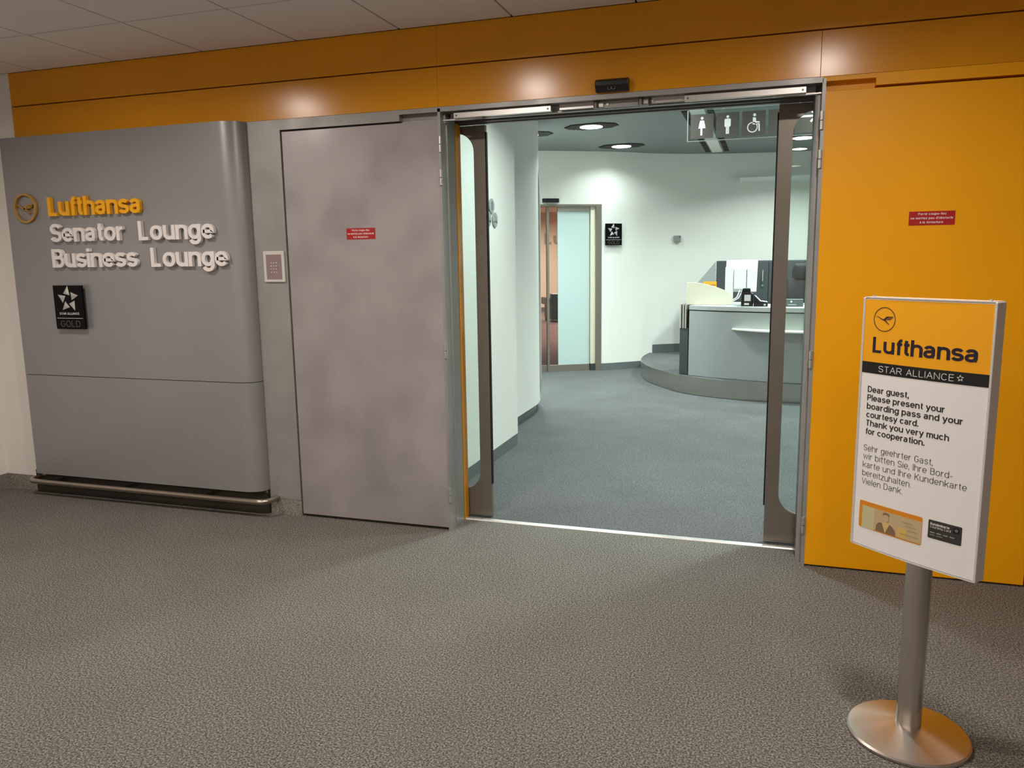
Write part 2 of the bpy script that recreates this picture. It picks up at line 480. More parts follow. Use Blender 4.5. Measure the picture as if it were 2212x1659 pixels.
# ================================================================== SETTING: corridor shell
XL, XR, YB = -4.83, 4.0, -8.4
floor = struct(bx(XL, XR, YB, 0.205, -0.06, 0.0).build('floor', CARPET))
lfloor = struct(bx(-5.2, 3.6, 0.236, 7.9, -0.06, -0.001).build('floor_lounge', CARPET2))
th = struct(MB().prism([(0.203, 0.0), (0.207, 0.006), (0.232, 0.006), (0.238, -0.001), (0.238, -0.05), (0.203, -0.05)], -1.61, 0.2, 'x').build('trim_1', THRESH))

ceiling = struct(bx(XL, XR, YB, 0.0, CEIL_Z + 0.02, CEIL_Z + 0.12).build('ceiling', DARKGAP))
tx = [-4.218 + 0.6 * i for i in range(-1, 15)]; ty = [-0.58 - 0.6 * j for j in range(0, 14)]
G = 0.0050
full_tile = None
for i in range(len(tx) - 1):
    for j in range(-1, len(ty) - 1):
        xa, xb = max(tx[i], XL), min(tx[i + 1], XR)
        yb, ya = (0.0, ty[0]) if j < 0 else (ty[j], ty[j + 1])
        ya = max(ya, YB)
        if xb - xa < .03 or yb - ya < .03: continue
        w, d = xb - xa, yb - ya
        if abs(w - .6) < 1e-4 and abs(d - .6) < 1e-4:
            if full_tile is None:
                full_tile = bx(-.3 + G, .3 - G, -.3 + G, .3 - G, 0, .02).mesh('ceiling_tile', TILE)
            o = link('ceiling_tile', full_tile, ceiling, True)
        else:
            o = bx(-w / 2 + G, w / 2 - G, -d / 2 + G, d / 2 - G, 0, .02).build('ceiling_tile', TILE, ceiling, local=True)
        o.location = ((xa + xb) / 2, (ya + yb) / 2, CEIL_Z)

wl = struct(bx(XL - .12, XL, YB, 0.0, 0.10, CEIL_Z + .02).build('wall_left', WHITE))
struct(bx(XL - .12, XL + .004, YB, 0.0, 0.0, 0.10).build('baseboard_left', GRAN))
struct(bx(XL, XR, YB - .12, YB, 0.0, CEIL_Z + .02).build('wall_rear', WHITE))
struct(bx(XR, XR + .12, YB, 0.24, 0.0, CEIL_Z + .02).build('wall_right', WHITE))

# facade: core with the opening, then its cladding
core = MB()
core.box(XL - .12, -1.625, .064, .235, 0, 2.95)
core.box(.215, XR, .064, .235, 0, 2.95)
core.box(-1.625, .215, .064, .235, 2.235, 2.95)
wf = struct(core.build('wall_front', DARKGAP))
bx(XL, -4.4435, 0, .064, .10, CEIL_Z).build('plaster_field', WHITE, wf)
bx(-4.4435, -2.765, .012, .064, 0.0, 2.2435).build('plaster_field', WHITE, wf)
# yellow cladding panels
for x0, x1 in ((-4.443, -1.6205), (-1.6195, 1.45), (1.451, XR)):
    bx(x0, x1, 0, .06, 2.4405, CEIL_Z - .001).build('yellow_panel', YEL, wf, bev=.0008)
for x0, x1 in ((-4.443, -1.6203), (-1.6197, .1885), (.1897, XR)):
    bx(x0, x1, 0, .06, 2.2425, 2.4340).build('yellow_panel', YEL, wf, bev=.0008)
# right hand yellow field around the open leaf
bx(.203, .4145, .001, .06, 2.2225, 2.2415).build('yellow_panel', YEL_M, wf)
bx(.4145, 1.139, .001, .06, 2.1915, 2.2415).build('yellow_panel', YEL_M, wf)
bx(1.141, XR, .0, .06, 0.0, 2.2415).build('yellow_panel', YEL_M, wf)
bx(.203, .4145, .05, .062, 2.17, 2.2225).build('slot_lining', YEL_M, wf)
# grey steel surround on the left
bx(-2.765, -2.5565, 0, .06, .0965, 2.2415).build('grey_pilaster', GREYF, wf)
bx(-2.5565, -1.8385, 0, .06, 2.1865, 2.2415).build('grey_lintel_plate', GREYF, wf)
bx(-1.8385, .203, 0, .012, 2.2185, 2.2415).build('grey_lintel_plate', GREYF, wf)
bx(-1.8385, -1.6, .045, .062, 2.17, 2.2415).build('slot_lining', GREYF, wf)
# granite skirting pieces
struct(bx(-2.765, -2.5565, .002, .06, 0, .096).build('baseboard_front', GRAN))
struct(bx(XL, -4.46, -.004, .06, 0, .10).build('baseboard_corner', GRAN))

# steel door frame in the opening
df = struct(bx(-1.625, -1.61, .0, .20, 0, 2.235).build('trim_2', GREYF))
bx(-1.612, -1.6055, .075, .085, 0, 2.20).build('rebate_strip', ALU, df)
bx(-1.612, -1.6075, .085, .19, 0, 2.20).build('door_stop', GREYF, df)
bx(-1.625, -1.604, .200, .258, 0, 2.19).build('yellow_jamb', YEL, df)
bx(.2, .215, .0, .30, 0, 2.235).build('jamb', GREYF, df)
MB().tube([(.192, .07, 0.0), (.192, .07, 2.19)], .016, 16).build('rounded_door_stop', GREYF, df, smooth=True)
bx(.176, .2, .085, .245, 0, 2.19).build('door_stop', GREYD, df)
bx(-1.61, .2, .012, .20, 2.2185, 2.235).build('lintel_soffit', GREYD, df)
bx(-1.588, .176, .085, .115, 2.188, 2.2185).build('door_stop', GREYF, df)
bx(-1.61, .2, .115, .20, 2.205, 2.2185).build('soffit_strip', GREYD, df)
hd = MB(); hd.box(-2.6, 1.2, .236, .262, 2.186, 2.44); hd.box(-2.6, 1.2, .315, .345, 2.20, 2.44); hd.box(-1.61, .2, .20, .236, 2.192, 2.235)
hd.build('track_housing', GREYD, df)


# ================================================================== doors
def hinge_set(parent, x, zs, dx):
    for z in zs:
        h = MB().tube([(x, -.004, z), (x, -.004, z + .036)], .008, 10); h.build('hinge', ALU, parent, smooth=True)
        MB().tube([(x, -.004, z + .040), (x, -.004, z + .078)], .008, 10).build('hinge', ALU, parent, smooth=True)


HZ = (2.02, 1.855, 0.96, 0.165)
d1 = struct(bx(-2.5465, -1.620, .001, .055, .016, 2.1775).build('door_1', GREYL, bev=.0025))
hinge_set(d1, -1.613, HZ, 1)
d2 = struct(bx(.208, 1.131, .001, .055, .008, 2.181).build('door_2', YEL_M, bev=.0025))
hinge_set(d2, .203, HZ, -1)


def slider(name, xlead, sgn):
    """glass sliding leaf; xlead is the leading edge, the leaf runs away from the opening along sgn"""
    x_far = xlead + sgn * .93
    xi = xlead + sgn * .066; xo = x_far - sgn * .066
    a, b = min(xi, xo), max(xi, xo); lo, hi = min(xlead, x_far), max(xlead, x_far)
    z0, z1, zi0, zi1, r = .008, 2.186, .165, 2.150, .10
    inner = []
    for cx, cz, a0 in ((b - r, zi0 + r, -90), (b - r, zi1 - r, 0), (a + r, zi1 - r, 90), (a + r, zi0 + r, 180)):
        for k in range(9):
            g = R(a0 + 90 * k / 8); inner.append((cx + r * math.cos(g), cz + r * math.sin(g)))
    outer = []
    corners = ((hi, z0), (hi, z1), (lo, z1), (lo, z0))
    for c in corners: outer += [c] * 9
    n = len(inner); m = MB()
    vs = [(x, y, z) for y in (.272, .300) for ring in (inner, outer) for x, z in ring]
    fs = []
    for i in range(n):
        j = (i + 1) % n
        for o in (0, 2 * n): fs.append((o + i, o + j, o + n + j, o + n + i))
        fs.append((i, j, 2 * n + j, 2 * n + i)); fs.append((n + i, n + j, 3 * n + j, 3 * n + i))
    m.add(vs, fs)
    me = m.mesh(name, BRONZE)
    bm = bmesh.new(); bm.from_mesh(me); bmesh.ops.remove_doubles(bm, verts=bm.verts, dist=1e-6)
    bmesh.ops.dissolve_degenerate(bm, edges=bm.edges, dist=1e-6); bmesh.ops.recalc_face_normals(bm, faces=bm.faces); bm.to_mesh(me); bm.free()
    o = struct(link(name, me))
    bx(a - .012, b + .012, .283, .289, zi0 - .012, zi1 + .012).build('glass_pane', GLASS, o)
    s0, s1 = sorted((xlead, xlead - sgn * .007))
    bx(s0, s1, .277, .295, .20, 2.15).build('rubber_seal', SEAL, o)
    return o


slider('door_3', -1.468, -1)
slider('door_4', 0.026, 1)

# door closers in the lintel slot
for nm, x0, x1, xa, lab in (('left', -1.545, -1.035, -1.835, 'silver door closer slide rail above the grey fire door side of the opening'),
                            ('right', -.395, .135, .40, 'silver door closer slide rail above the yellow door side of the opening')):
    t = thing('door_closer', lab, 'door closer', ((x0 + x1) / 2, .03, 2.19), group='door closers in the lintel')
    bx(x0, x1, .022, .046, 2.185, 2.2115).build('slide_rail', ALU, t, bev=.001)
    bx(x0 + .02, x1 - .02, .028, .04, 2.2115, 2.219).build('rail_mount', GREYD, t)
    xe = x0 + .14 if nm == 'left' else x1 - .14
    MB().prism([(xa, .026), (xe, .048), (xe, .066), (xa, .044)], 2.1795, 2.1845, 'z').build('arm', ALU, t)
    for xs in (x0 + .015, x1 - .015):
        MB().tube([(xs, .0215, 2.198), (xs, .0195, 2.198)], .0045, 10).build('screw', GREYD, t)
t = thing('latch_bracket', 'steel double latch bracket at the middle of the door lintel', 'latch', (-.7, .06, 2.2))
bx(-.83, -.565, .052, .07, 2.188, 2.2185).build('plate', GREYF, t, bev=.001)
for x in (-.815, -.60):
    MB().tube([(x, .04, 2.186), (x, .04, 2.216)], .011, 12).build('latch_bolt', GREYD, t, smooth=True)
    bx(x + .012, x + .035, .044, .052, 2.192, 2.212).build('keeper', ALU, t)
    MB().tube([(x + .055, .052, 2.203), (x + .055, .046, 2.203)], .006, 10).build('screw', ALU, t)
for x0, x1 in ((-1.0, -.83), (-.55, -.40)):
    bx(x0, x1, .056, .07, 2.194, 2.2185).build('strike_plate', ALU, t)

# motion sensor on the yellow fascia
t = thing('motion_sensor', 'black motion sensor bar on the yellow fascia above the entrance', 'sensor', (-.725, 0, 2.24))
MB().prism([(0, 2.246), (0, 2.302), (-.030, 2.302), (-.046, 2.292), (-.046, 2.272), (-.026, 2.246)], -.803, -.646, 'x').build('housing', BLACK, t, bev=.003)
for x in (-.735, -.716):
    MB().ribbon(ring_pts(x, 2.261, .0085, 18), .001, -.0405, -.0395, True).build('lens_ring', GREYD, t)

# ================================================================== grey sign wall panel
PF = -.09
t = thing('wall_panel', 'large grey metallic wall panel with rounded right edge above a dark plinth', 'wall panel', (-3.6, 0, 0))


def panel_profile(xl, xr, yf, rx, ry, rl=.02, yb=.0115):
    pts = [(xl, yb)] + [(xl + rl - rl * math.cos(R(a)), yf + rl - rl * math.sin(R(a))) for a in range(0, 91, 15)]
    pts += [(xr - rx + rx * math.sin(R(a)), yf + ry - ry * math.cos(R(a))) for a in range(0, 91, 6)]
    pts += [(xr, yb)]
    return pts


PP = panel_profile(-4.478, -2.766, PF, .115, .085)
MB().prism(PP, .798, 2.2405, 'z').build('upper_sheet', GREYP, t, smooth=True)
MB().prism(PP, .148, .794, 'z').build('lower_sheet', GREYP, t, smooth=True)
MB().prism(panel_profile(-4.47, -2.78, PF + .006, .11, .08), .79, .80, 'z').build('joint', DARKGAP, t)
MB().prism(panel_profile(-4.55, -2.772, -.030, .07, .035, .01), 0.0, .150, 'z').build('plinth', PLINTH, t, smooth=True)
zr, yr, rr = .102, -.115, .0165
pth = [(-4.52, .005, zr), (-4.52, -.055, zr)] + [(-4.52 + .06 - .06 * math.cos(R(a)), -.055 - .06 * math.sin(R(a)), zr) for a in range(15, 91, 15)]
pth += [(-2.775 + .06 * math.sin(R(a)), -.055 - .06 * math.cos(R(a)), zr) for a in range(0, 91, 15)] + [(-2.715, .005, zr)]
MB().tube(pth, rr, 16).build('bumper_rail', RAILM, t, smooth=True)
for x in (-4.3, -3.75, -3.15):
    bx(x - .006, x + .006, yr + .01, -.03, zr - .01, zr + .014).build('rail_bracket', RAILM, t)

# raised lettering
LD0, LD1 = PF - .004, PF - .026


def wall_words(name, label, words, m):
    t = thing(name, label, 'lettering', (words[0][1], PF, words[0][3]), group='raised lettering on the grey panel')
    for wd, x0, x1, z, cap, h in words:
        for l in letters(wd, x0, z, cap, h, .035, x1 - x0, LD0, LD1):
            l.build('letter', m, t)
    return t


wall_words('raised_lettering', 'orange raised letters in the top line on the grey panel', [('Lufthansa', -4.114, -3.426, 1.767, .110, .108)], LETY)
wall_words('raised_lettering', 'white raised letters in the middle line on the grey panel', [('Senator', -4.118, -3.564, 1.615, .107, .106), ('Lounge', -3.460, -2.939, 1.612, .109, .106)], LETW)
wall_words('raised_lettering', 'white raised letters in the bottom line on the grey panel', [('Business', -4.122, -3.483, 1.463, .110, .106), ('Lounge', -3.387, -2.860, 1.460, .109, .106)], LETW)
t = thing('ring_emblem', 'ochre ring emblem with a flying bird left of the orange letters', 'emblem', (-4.345, PF, 1.74))
MB().ribbon(ring_pts(-4.304, 1.821, .082, 48), .0055, LD0, PF - .018, True).build('ring', LETB, t)
crane_mb(-4.304, 1.821, .082, LD0, PF - .018).build('bird', LETB, t)


def gold_plaque(label, M, w, h, off):
    """plaque in local coordinates (x right, y into wall, z up; origin at the lower centre), moved by matrix M"""
    t = thing('plaque', label, 'plaque', M.translation, M.to_euler().z, 'black star plaques')
    k = w / .223
    def b(mb, n, m, **kw): return mb.build(n, m, t, local=True, **kw)
    b(bx(-w / 2, w / 2, -off - .012, -off, 0, h), 'plate', BLACKG, bev=.001)
    for x in (-w * .3, w * .3): b(bx(x - .01, x + .01, -off, 0, h * .3, h * .7), 'stand_off', GREYD)
    f = -off - .0122
    b(star_mb(-.0 * k, h * .685, .082 * k, f, f - .007), 'star', SILV)
    b(text_mb('STAR ALLIANCE', -.076 * k, h * .332, .0135 * k, .08, .14, .152 * k, f, f - .0006), 'print', PRINTW)
    b(bx(-.100 * k, .100 * k, f - .0006, f, h * .247, h * .255), 'line', PRINTW)
    b(text_mb('GOLD', -.074 * k, h * .055, .036 * k, .035, .18, .150 * k, f, f - .0006), 'print', PRINTG)
    return t


gold_plaque('black plaque with silver star below the white letters on the grey panel', Matrix.Translation((-4.022, PF, 1.092)), .223, .264, .02)

# keypad
t = thing('keypad', 'white framed door keypad with mauve face on the grey pilaster', 'keypad', (-2.636, 0, 1.366))
bx(-2.704, -2.569, -.012, 0, 1.366, 1.538).build('frame', KEYW, t, bev=.003)
bx(-2.685, -2.586, -.0135, -.011, 1.382, 1.519).build('face', KEYM, t)
km = MB().lathe([(.0045, 0), (.0038, .002), (.001, .003)], n=10).xf(lambda x, y, z: (x, -z, y)).mesh('key', ALU, smooth=True)
for r_ in range(4):
    for c_ in range(3):
        o = link('key', km, t, True); o.location = (-2.6525 + .017 * c_ + 2.636, -.0135, 1.419 + .0175 * r_ - 1.366)


# red stickers
def sticker(label, x0, x1, z0, z1):
    t = thing('sticker', label, 'sticker', ((x0 + x1) / 2, 0, z0), group='red fire door stickers')
    bx(x0, x1, -.0006, .001, z0, z1).build('backing', RED, t)
    w = x1 - x0; h = z1 - z0
    for k, (s, f) in enumerate((("Porte coupe-feu", .60), ("ne mettez pas d'obstacle", .92), ("à la fermeture.", .52))):
        text_mb(s, x0 + w * (1 - f) / 2, z1 - h * (.27 + .30 * k), h * .17, .085, .14, w * f, -.0006, -.0012).build('print', PRINTW, t)


sticker('red fire door sticker on the open grey door leaf', -2.175, -2.003, 1.592, 1.651)
sticker('red fire door sticker on the open yellow door leaf', .575, .754, 1.595, 1.654)

# ================================================================== poster stand
SA = -.70686
st = thing('poster_stand', 'poster stand with yellow and white sheet on a round steel base', 'sign', (.4440, -1.3430, 0), SA)
MB().lathe([(.171, 0), (.1745, .003), (.175, .010), (.170, .0155), (.150, .020), (.06, .036), (.037, .040), (.0, .040)], (.014, .014, 0), 72).build('base', STEELB, st, smooth=True, local=True)
MB().lathe([(.036, .036), (.036, .60)], (.014, .014, 0), 32).build('post', STEEL, st, smooth=True, local=True)
PW, PZ0, PZ1, PT = .384, .572, 1.346, .0203
BUL = .010


def bul(u): return BUL * (1 - (2 * u / PW) ** 2)


def curved(mb): return mb.xf(lambda x, y, z: (x, -PT - bul(x) + y, z))


def sheet(u0, u1, v0, v1, d, th_, n=16):
    m = MB(); us = [u0 + (u1 - u0) * k / n for k in range(n + 1)]
    vs = []
    for u in us: vs += [(u, d, v0), (u, d, v1), (u, d + th_, v0), (u, d + th_, v1)]
    fs = []
    for k in range(n):
        a = 4 * k; b = a + 4
        fs += [(a, b, b + 1, a + 1), (a + 2, a + 3, b + 3, b + 2), (a, a + 2, b + 2, b), (a + 1, b + 1, b + 3, a + 3)]
    fs += [(0, 1, 3, 2), (4 * n, 4 * n + 2, 4 * n + 3, 4 * n + 1)]
    return curved(m.add(vs, fs))


def pl(mb, n, m, parent=st, **k): return mb.build(n, m, parent, local=True, **k)


pl(MB().prism([(-PW / 2 + .004, PT), (-PW / 2 + .004, -PT + .004)] + [(PW * (k / 12 - .5) * .975, -PT - bul(PW * (k / 12 - .5)) + .004) for k in range(13)] + [(PW / 2 - .004, -PT + .004), (PW / 2 - .004, PT)], PZ0, PZ1, 'z'), 'back_box', ALU)
for s_ in (-1, 1):
    pl(bx(s_ * PW / 2 - .0035, s_ * PW / 2 + .0035, -PT - .003, PT, PZ0 - .002, PZ1 + .001), 'side_rail', mat('painted_silver', (.66, .64, .63), .4, metal=.15), bev=.0015)
for z in (PZ0 - .003, PZ1 + .0003):
    o = MB().prism([(-PW / 2, PT), (-PW / 2, -PT)] + [(PW * (k / 12 - .5) * .98, -PT - bul(PW * (k / 12 - .5)) - .0015) for k in range(13)] + [(PW / 2, -PT), (PW / 2, PT)], z, z + .003, 'z')
    pl(o, 'end_cap', mat('clear_plastic_edge', (.7, .68, .65), .2))
for s_ in (-1, 1):
    pl(bx(s_ * .17 - .003, s_ * .17 + .003, -.012, -.004, PZ1 + .003, PZ1 + .008), 'clip', ALU)
po = pl(sheet(-PW / 2 + .003, PW / 2 - .003, PZ0 + .002, PZ1 - .002, 0, .0015), 'poster', PAPER)
hw = PW / 2 - .0035
pl(sheet(-hw, hw, 1.1538, PZ1 - .004, -.0004, .0004), 'yellow_field', POSTY, po)
pl(sheet(-hw, hw, 1.1190, 1.1537, -.0004, .0004), 'black_band', POSTK, po)
DP0, DP1 = -.0004, -.0008


def ptext(s, u0, v, cap, h, tr, wd, m, d0=DP0, d1=DP1):
    return pl(curved(text_mb(s, u0, v, cap, h, tr, wd, d0, d1)), 'print', m, po)


em = MB().ribbon(ring_pts(-.1205, 1.2845, .0352, 48), .0011, DP0, DP1, True)
cr = crane_mb(-.1205, 1.2845, .0352, DP0, DP1); em.add(cr.v, cr.f)
pl(curved(em), 'emblem', INK, po)
ptext('Lufthansa', -.1555, 1.183, .0475, .105, .035, .3145, INK)
ptext('STAR ALLIANCE', -.131, 1.1263, .0185, .042, .15, .229, PRINTW)
pl(curved(star_mb(.1145, 1.1362, .0105, DP0, -.0012)), 'star', SILV, po)
for k, (s, w) in enumerate((('Dear guest,', .137), ('Please present your', .244), ('boarding pass and your', .295), ('courtesy card.', .171), ('Thank you very much', .261), ('for cooperation.', .193))):
    ptext(s, -.1642, 1.0605 - k * .02615, .0190, .098, .075, w, INK2, 0, -.0004)
for k, (s, w) in enumerate((('Sehr geehrter Gast,', .223), ('wir bitten Sie, Ihre Bord-', .280), ('karte und Ihre Kundenkarte', .320), ('bereitzuhalten.', .163), ('Vielen Dank.', .138))):
    ptext(s, -.1665, .8775 - k * .0266, .0190, .045, .14, w, INK2, 0, -.0004)


# pictured cards: flat print
def rrect(x0, x1, z0, z1, r, n=5):
    o = []
    for cx, cz, a0 in ((x1 - r, z0 + r, -90), (x1 - r, z1 - r, 0), (x0 + r, z1 - r, 90), (x0 + r, z0 + r, 180)):
        for k in range(n + 1):
            g = R(a0 + 90 * k / n); o.append((cx + r * math.cos(g), cz + r * math.sin(g)))
    return o


def rsheet(x0, x1, z0, z1, r, d, n, m, tl=1, tr=1):
    us = [x0 + r * (1 - math.cos(R(a))) for a in range(0, 91, 15)] + [x0 + r + (x1 - x0 - 2 * r) * k / 12 for k in range(1, 12)] + [x1 - r * (1 - math.sin(R(a))) for a in range(0, 91, 15)]
    mb = MB(); vs = []
    for u in us:
        e = max(0.0, x0 + r - u, u - x1 + r); ins = r - math.sqrt(max(0.0, r * r - e * e))
        vs += [(u, d - .0003, z0 + ins), (u, d - .0003, z1 - ins), (u, d, z0 + ins), (u, d, z1 - ins)]
    fs = []
    for k in range(len(us) - 1):
        a = 4 * k; b = a + 4
        fs += [(a, b, b + 1, a + 1), (a + 2, a + 3, b + 3, b + 2), (a, a + 2, b + 2, b), (a + 1, b + 1, b + 3, a + 3)]
    return pl(curved(mb.add(vs, fs)), n, m, po)


def pflat(poly, d, n, m): return pl(curved(MB().prism(poly, d, d - .0003, 'y')), n, m, po)


def pstrip(x0, x1, z0, z1, d, n, m): return pl(sheet(x0, x1, z0, z1, d - .0003, .0003, 8), n, m, po)


rsheet(-.1692, .0393, .632, .718, .006, -.0001, 'card_print', mat('card_orange', (.72, .26, .012), .4))
pstrip(-.158, -.115, .633, .7035, -.0005, 'card_print', mat('card_pale_green', (.58, .55, .30), .45))
pstrip(-.115, .0385, .636, .7035, -.0005, 'card_print', mat('card_beige', (.56, .43, .24), .45))
CD = mat('card_brown', (.24, .15, .09), .5); CS = mat('card_skin', (.62, .44, .27), .5)
pflat([(-.108, .636), (-.106, .655), (-.098, .664), (-.085, .667), (-.066, .667), (-.053, .662), (-.043, .652), (-.040, .636)], -.0009, 'card_print', CD)
pflat([(-.088, .667), (-.075, .636), (-.062, .667), (-.070, .672), (-.080, .672)], -.0013, 'card_print', mat('card_cream', (.68, .50, .20), .5))
pflat(ring_pts(-.0745, .684, .0095, 20, .0125), -.0017, 'card_print', CS)
pflat([(-.086, .689), (-.084, .698), (-.074, .701), (-.065, .698), (-.063, .689), (-.067, .694), (-.081, .694)], -.0021, 'card_print', CD)
for zz, x0, x1 in ((.687, -.02, .012), (.677, -.012, .020), (.665, -.006, .024), (.650, -.03, .028)):
    pstrip(x0, x1, zz, zz + .0022, -.0009, 'card_print', mat('card_lines', (.40, .29, .15), .5))
pstrip(-.036, -.008, .640, .668, -.0007, 'card_print', mat('card_yellow', (.70, .47, .12), .5))
rsheet(.0567, .1505, .6640, .7185, .0035, -.0001, 'card_print', mat('card_dark', (.042, .038, .036), .4))
pflat(rrect(.1275, .1435, .697, .7125, .001), -.0005, 'card_print', POSTK)
pl(curved(star_mb(.1355, .7047, .0052, -.0008, -.0011)), 'star', SILV, po)
ptext('Kundenkarte', .0625, .7040, .0072, .10, .12, .054, PRINTW, -.0004, -.0008)
ptext('Courtesy Card', .0625, .6955, .0072, .05, .14, .058, PRINTW, -.0004, -.0008)
for k in range(4): pstrip(.063 + k * .0185, .076 + k * .0185, .6805, .6835, -.0005, 'card_print', mat('card_grey_line', (.32, .31, .30), .5))
pstrip(.0625, .077, .6738, .6755, -.0005, 'card_print', MATS['card_grey_line']); pstrip(.081, .0995, .6738, .6755, -.0005, 'card_print', MATS['card_grey_line'])

# ================================================================== LOUNGE: shell
lc = struct(bx(-5.2, 3.6, .345, 7.9, LC_Z, LC_Z + .1).build('ceiling_lounge', LCEIL))
bx(-.735, -.605, 3.0, 6.92, LC_Z - .012, LC_Z).build('ceiling_channel', LWHITE, lc)
for x in (-.785, -.555):
    for k in range(9):
        y0 = 3.0 + k * .44
        bx(x - .03, x + .03, y0, min(y0 + .40, 6.95), LC_Z - .006, LC_Z - .0005).build('slot', DARKGAP, lc)
w1 = struct(bx(-2.02, -1.87, .345, 2.055, .09, LC_Z).build('wall_lounge_left', LWHITE))
struct(bx(-2.02, -1.872, .345, 2.05, 0, .09).build('baseboard_lounge_left', SKIRT))


def curve_wall(pts, thick, z0, z1):
    """wall of given thickness to the left of the path"""
    m = MB(); L = []
    for i, p in enumerate(pts):
        a = Vector(pts[max(i - 1, 0)]); b = Vector(pts[min(i + 1, len(pts) - 1)])
        t_ = (b - a).normalized(); nn = Vector((-t_.y, t_.x)); L.append((p[0] + nn.x * thick, p[1] + nn.y * thick))
    n = len(pts)
    for i in range(n - 1):
        m.prism([pts[i], pts[i + 1], L[i + 1], L[i]], z0, z1, 'z')
    return m


C2X, C2Y, C2R = -3.46, 3.20, 1.40
w2p = [(-2.06, 2.056), (-2.06, 2.8)] + [(C2X + C2R * math.cos(R(a)), C2Y + C2R * math.sin(R(a))) for a in range(0, 61, 3)] + [(-5.2, 4.52)]
def swept_wall(pts, thick, z0, z1):
    n = len(pts); L = []
    for i, p in enumerate(pts):
        a = Vector(pts[max(i - 1, 0)]); b = Vector(pts[min(i + 1, n - 1)])
        t_ = (b - a).normalized(); nn = Vector((-t_.y, t_.x)); L.append((p[0] + nn.x * thick, p[1] + nn.y * thick))
    return MB().prism(list(pts) + L[::-1], z0, z1, 'z')
struct(swept_wall(w2p, .12, .09, LC_Z).build('wall_lounge_curved', LWHITE, smooth=True))
struct(swept_wall([(-2.10, 2.056), (-2.10, 2.8)] + [(C2X + (C2R - .04) * math.cos(R(a)), C2Y + (C2R - .04) * math.sin(R(a))) for a in range(0, 61, 3)] + [(-5.2, 4.48)], .07, 0, .09).build('baseboard_lounge_curved', SKIRT, smooth=True))
struct(bx(3.5, 3.6, .345, 7.9, 0, LC_Z).build('wall_lounge_right', LWHITE))
struct(bx(-5.2, -5.1, 4.53, 7.9, 0, LC_Z).build('wall_lounge_far_left', LWHITE))
struct(bx(-2.0, -1.62, .235, .345, 0, LC_Z).build('wall_lounge_return', LWHITE) if False else bx(1.3, 3.5, .24, .345, 0, LC_Z).build('wall_lounge_front', LWHITE))
bk = struct(bx(-2.6, 1.3, .346, .36, 2.44, LC_Z).build('wall_lounge_header', LWHITE))

# back wall with doorway; P0-P1 is the straight door section
P1 = Vector((-2.058, 6.318)); DD = Vector((.876, .482)).normalized()
bwp = [(P1.x, P1.y), (-1.93, 6.40), (-1.70, 6.59), (-1.45, 6.80), (-1.15, 6.985), (-.80, 7.13), (-.39, 7.26), (.2, 7.36), (1.0, 7.42), (2.2, 7.40), (3.5, 7.2)]
dense = []
for i in range(len(bwp) - 1):
    p0 = Vector(bwp[max(i - 1, 0)]); p1 = Vector(bwp[i]); p2 = Vector(bwp[i + 1]); p3 = Vector(bwp[min(i + 2, len(bwp) - 1)])
    for k in range(5):
        s_ = k / 5
        dense.append(tuple(.5 * ((2 * p1) + (p2 - p0) * s_ + (2 * p0 - 5 * p1 + 4 * p2 - p3) * s_ ** 2 + (3 * p1 - p0 - 3 * p2 + p3) * s_ ** 3)))
dense.append(bwp[-1])
struct(swept_wall(dense, .14, 0.09, LC_Z).build('wall_lounge_back', LWHITE, smooth=True))
cut = [p for p in dense if p[0] < -1.40]
sk = [(x + .004, y - .008) for x, y in cut]
struct(swept_wall(sk, .02, 0, .09).build('baseboard_lounge_back', SKIRT, smooth=True))
up_ = [(x + .003, y - .008) for x, y in dense if -1.46 < x < -.55]
struct(swept_wall(up_, .02, .19, .30).build('baseboard_platform', SKIRT, smooth=True))


def dpt(s_, d=0.0):
    """point along the door section: s from the right jamb towards the left, d into the far room"""
    n_ = Vector((-DD.y, DD.x)); p = P1 - DD * s_ + n_ * d; return (p.x, p.y)


def dbox(s0, s1, d0, d1, z0, z1): return MB().prism([dpt(s0, d0), dpt(s1, d0), dpt(s1, d1), dpt(s0, d1)], z0, z1, 'z')


struct(dbox(0, 1.75, 0, .14, 2.13, LC_Z).build('wall_lounge_door_head', LWHITE))
struct(dbox(1.75, 3.4, 0, .14, 0, LC_Z).build('wall_lounge_door_side', LWHITE))
d5 = struct(dbox(0, .075, -.015, .12, 0, 2.145).build('door_5', mat('door_frame_taupe', (.24, .21, .175), .4, metal=.5)))
TAU = MATS['door_frame_taupe']
dbox(.075, 1.75, -.015, .12, 2.118, 2.145).build('head_frame', TAU, d5)
dbox(.075, .135, .02, .10, 0.09, 2.118).build('jamb_lining', CREAM, d5)
dbox(.075, .135, .02, .10, 0, .09).build('jamb_foot', CHARC, d5)
dbox(.145, .70, .04, .075, .0, .085).build('bottom_rail', TAU, d5)
dbox(.145, .567, .04, .075, 2.06, 2.118).build('top_rail', mat('door_rail_pale', (.45, .42, .37), .4, metal=.3), d5)
dbox(.685, .713, .03, .085, 0, 2.118).build('stile', TAU, d5)
dbox(.715, 1.70, .05, .085, .0, .085).build('bottom_rail', TAU, d5)
dbox(.145, .567, .05, .062, .085, 2.06).build('frosted_pane', FROST, d5)
dbox(.567, .685, .053, .061, .085, 2.118).build('clear_pane', GLASS, d5)
dbox(.715, .84, .06, .068, .085, 2.118).build('clear_pane', GLASS, d5)
dbox(.84, 1.70, .06, .068, .085, 2.118).build('frosted_pane', FROST, d5)
t = thing('motion_sensor', 'small black motion sensor above the frosted glass door', 'sensor', (*dpt(.66), 2.15))
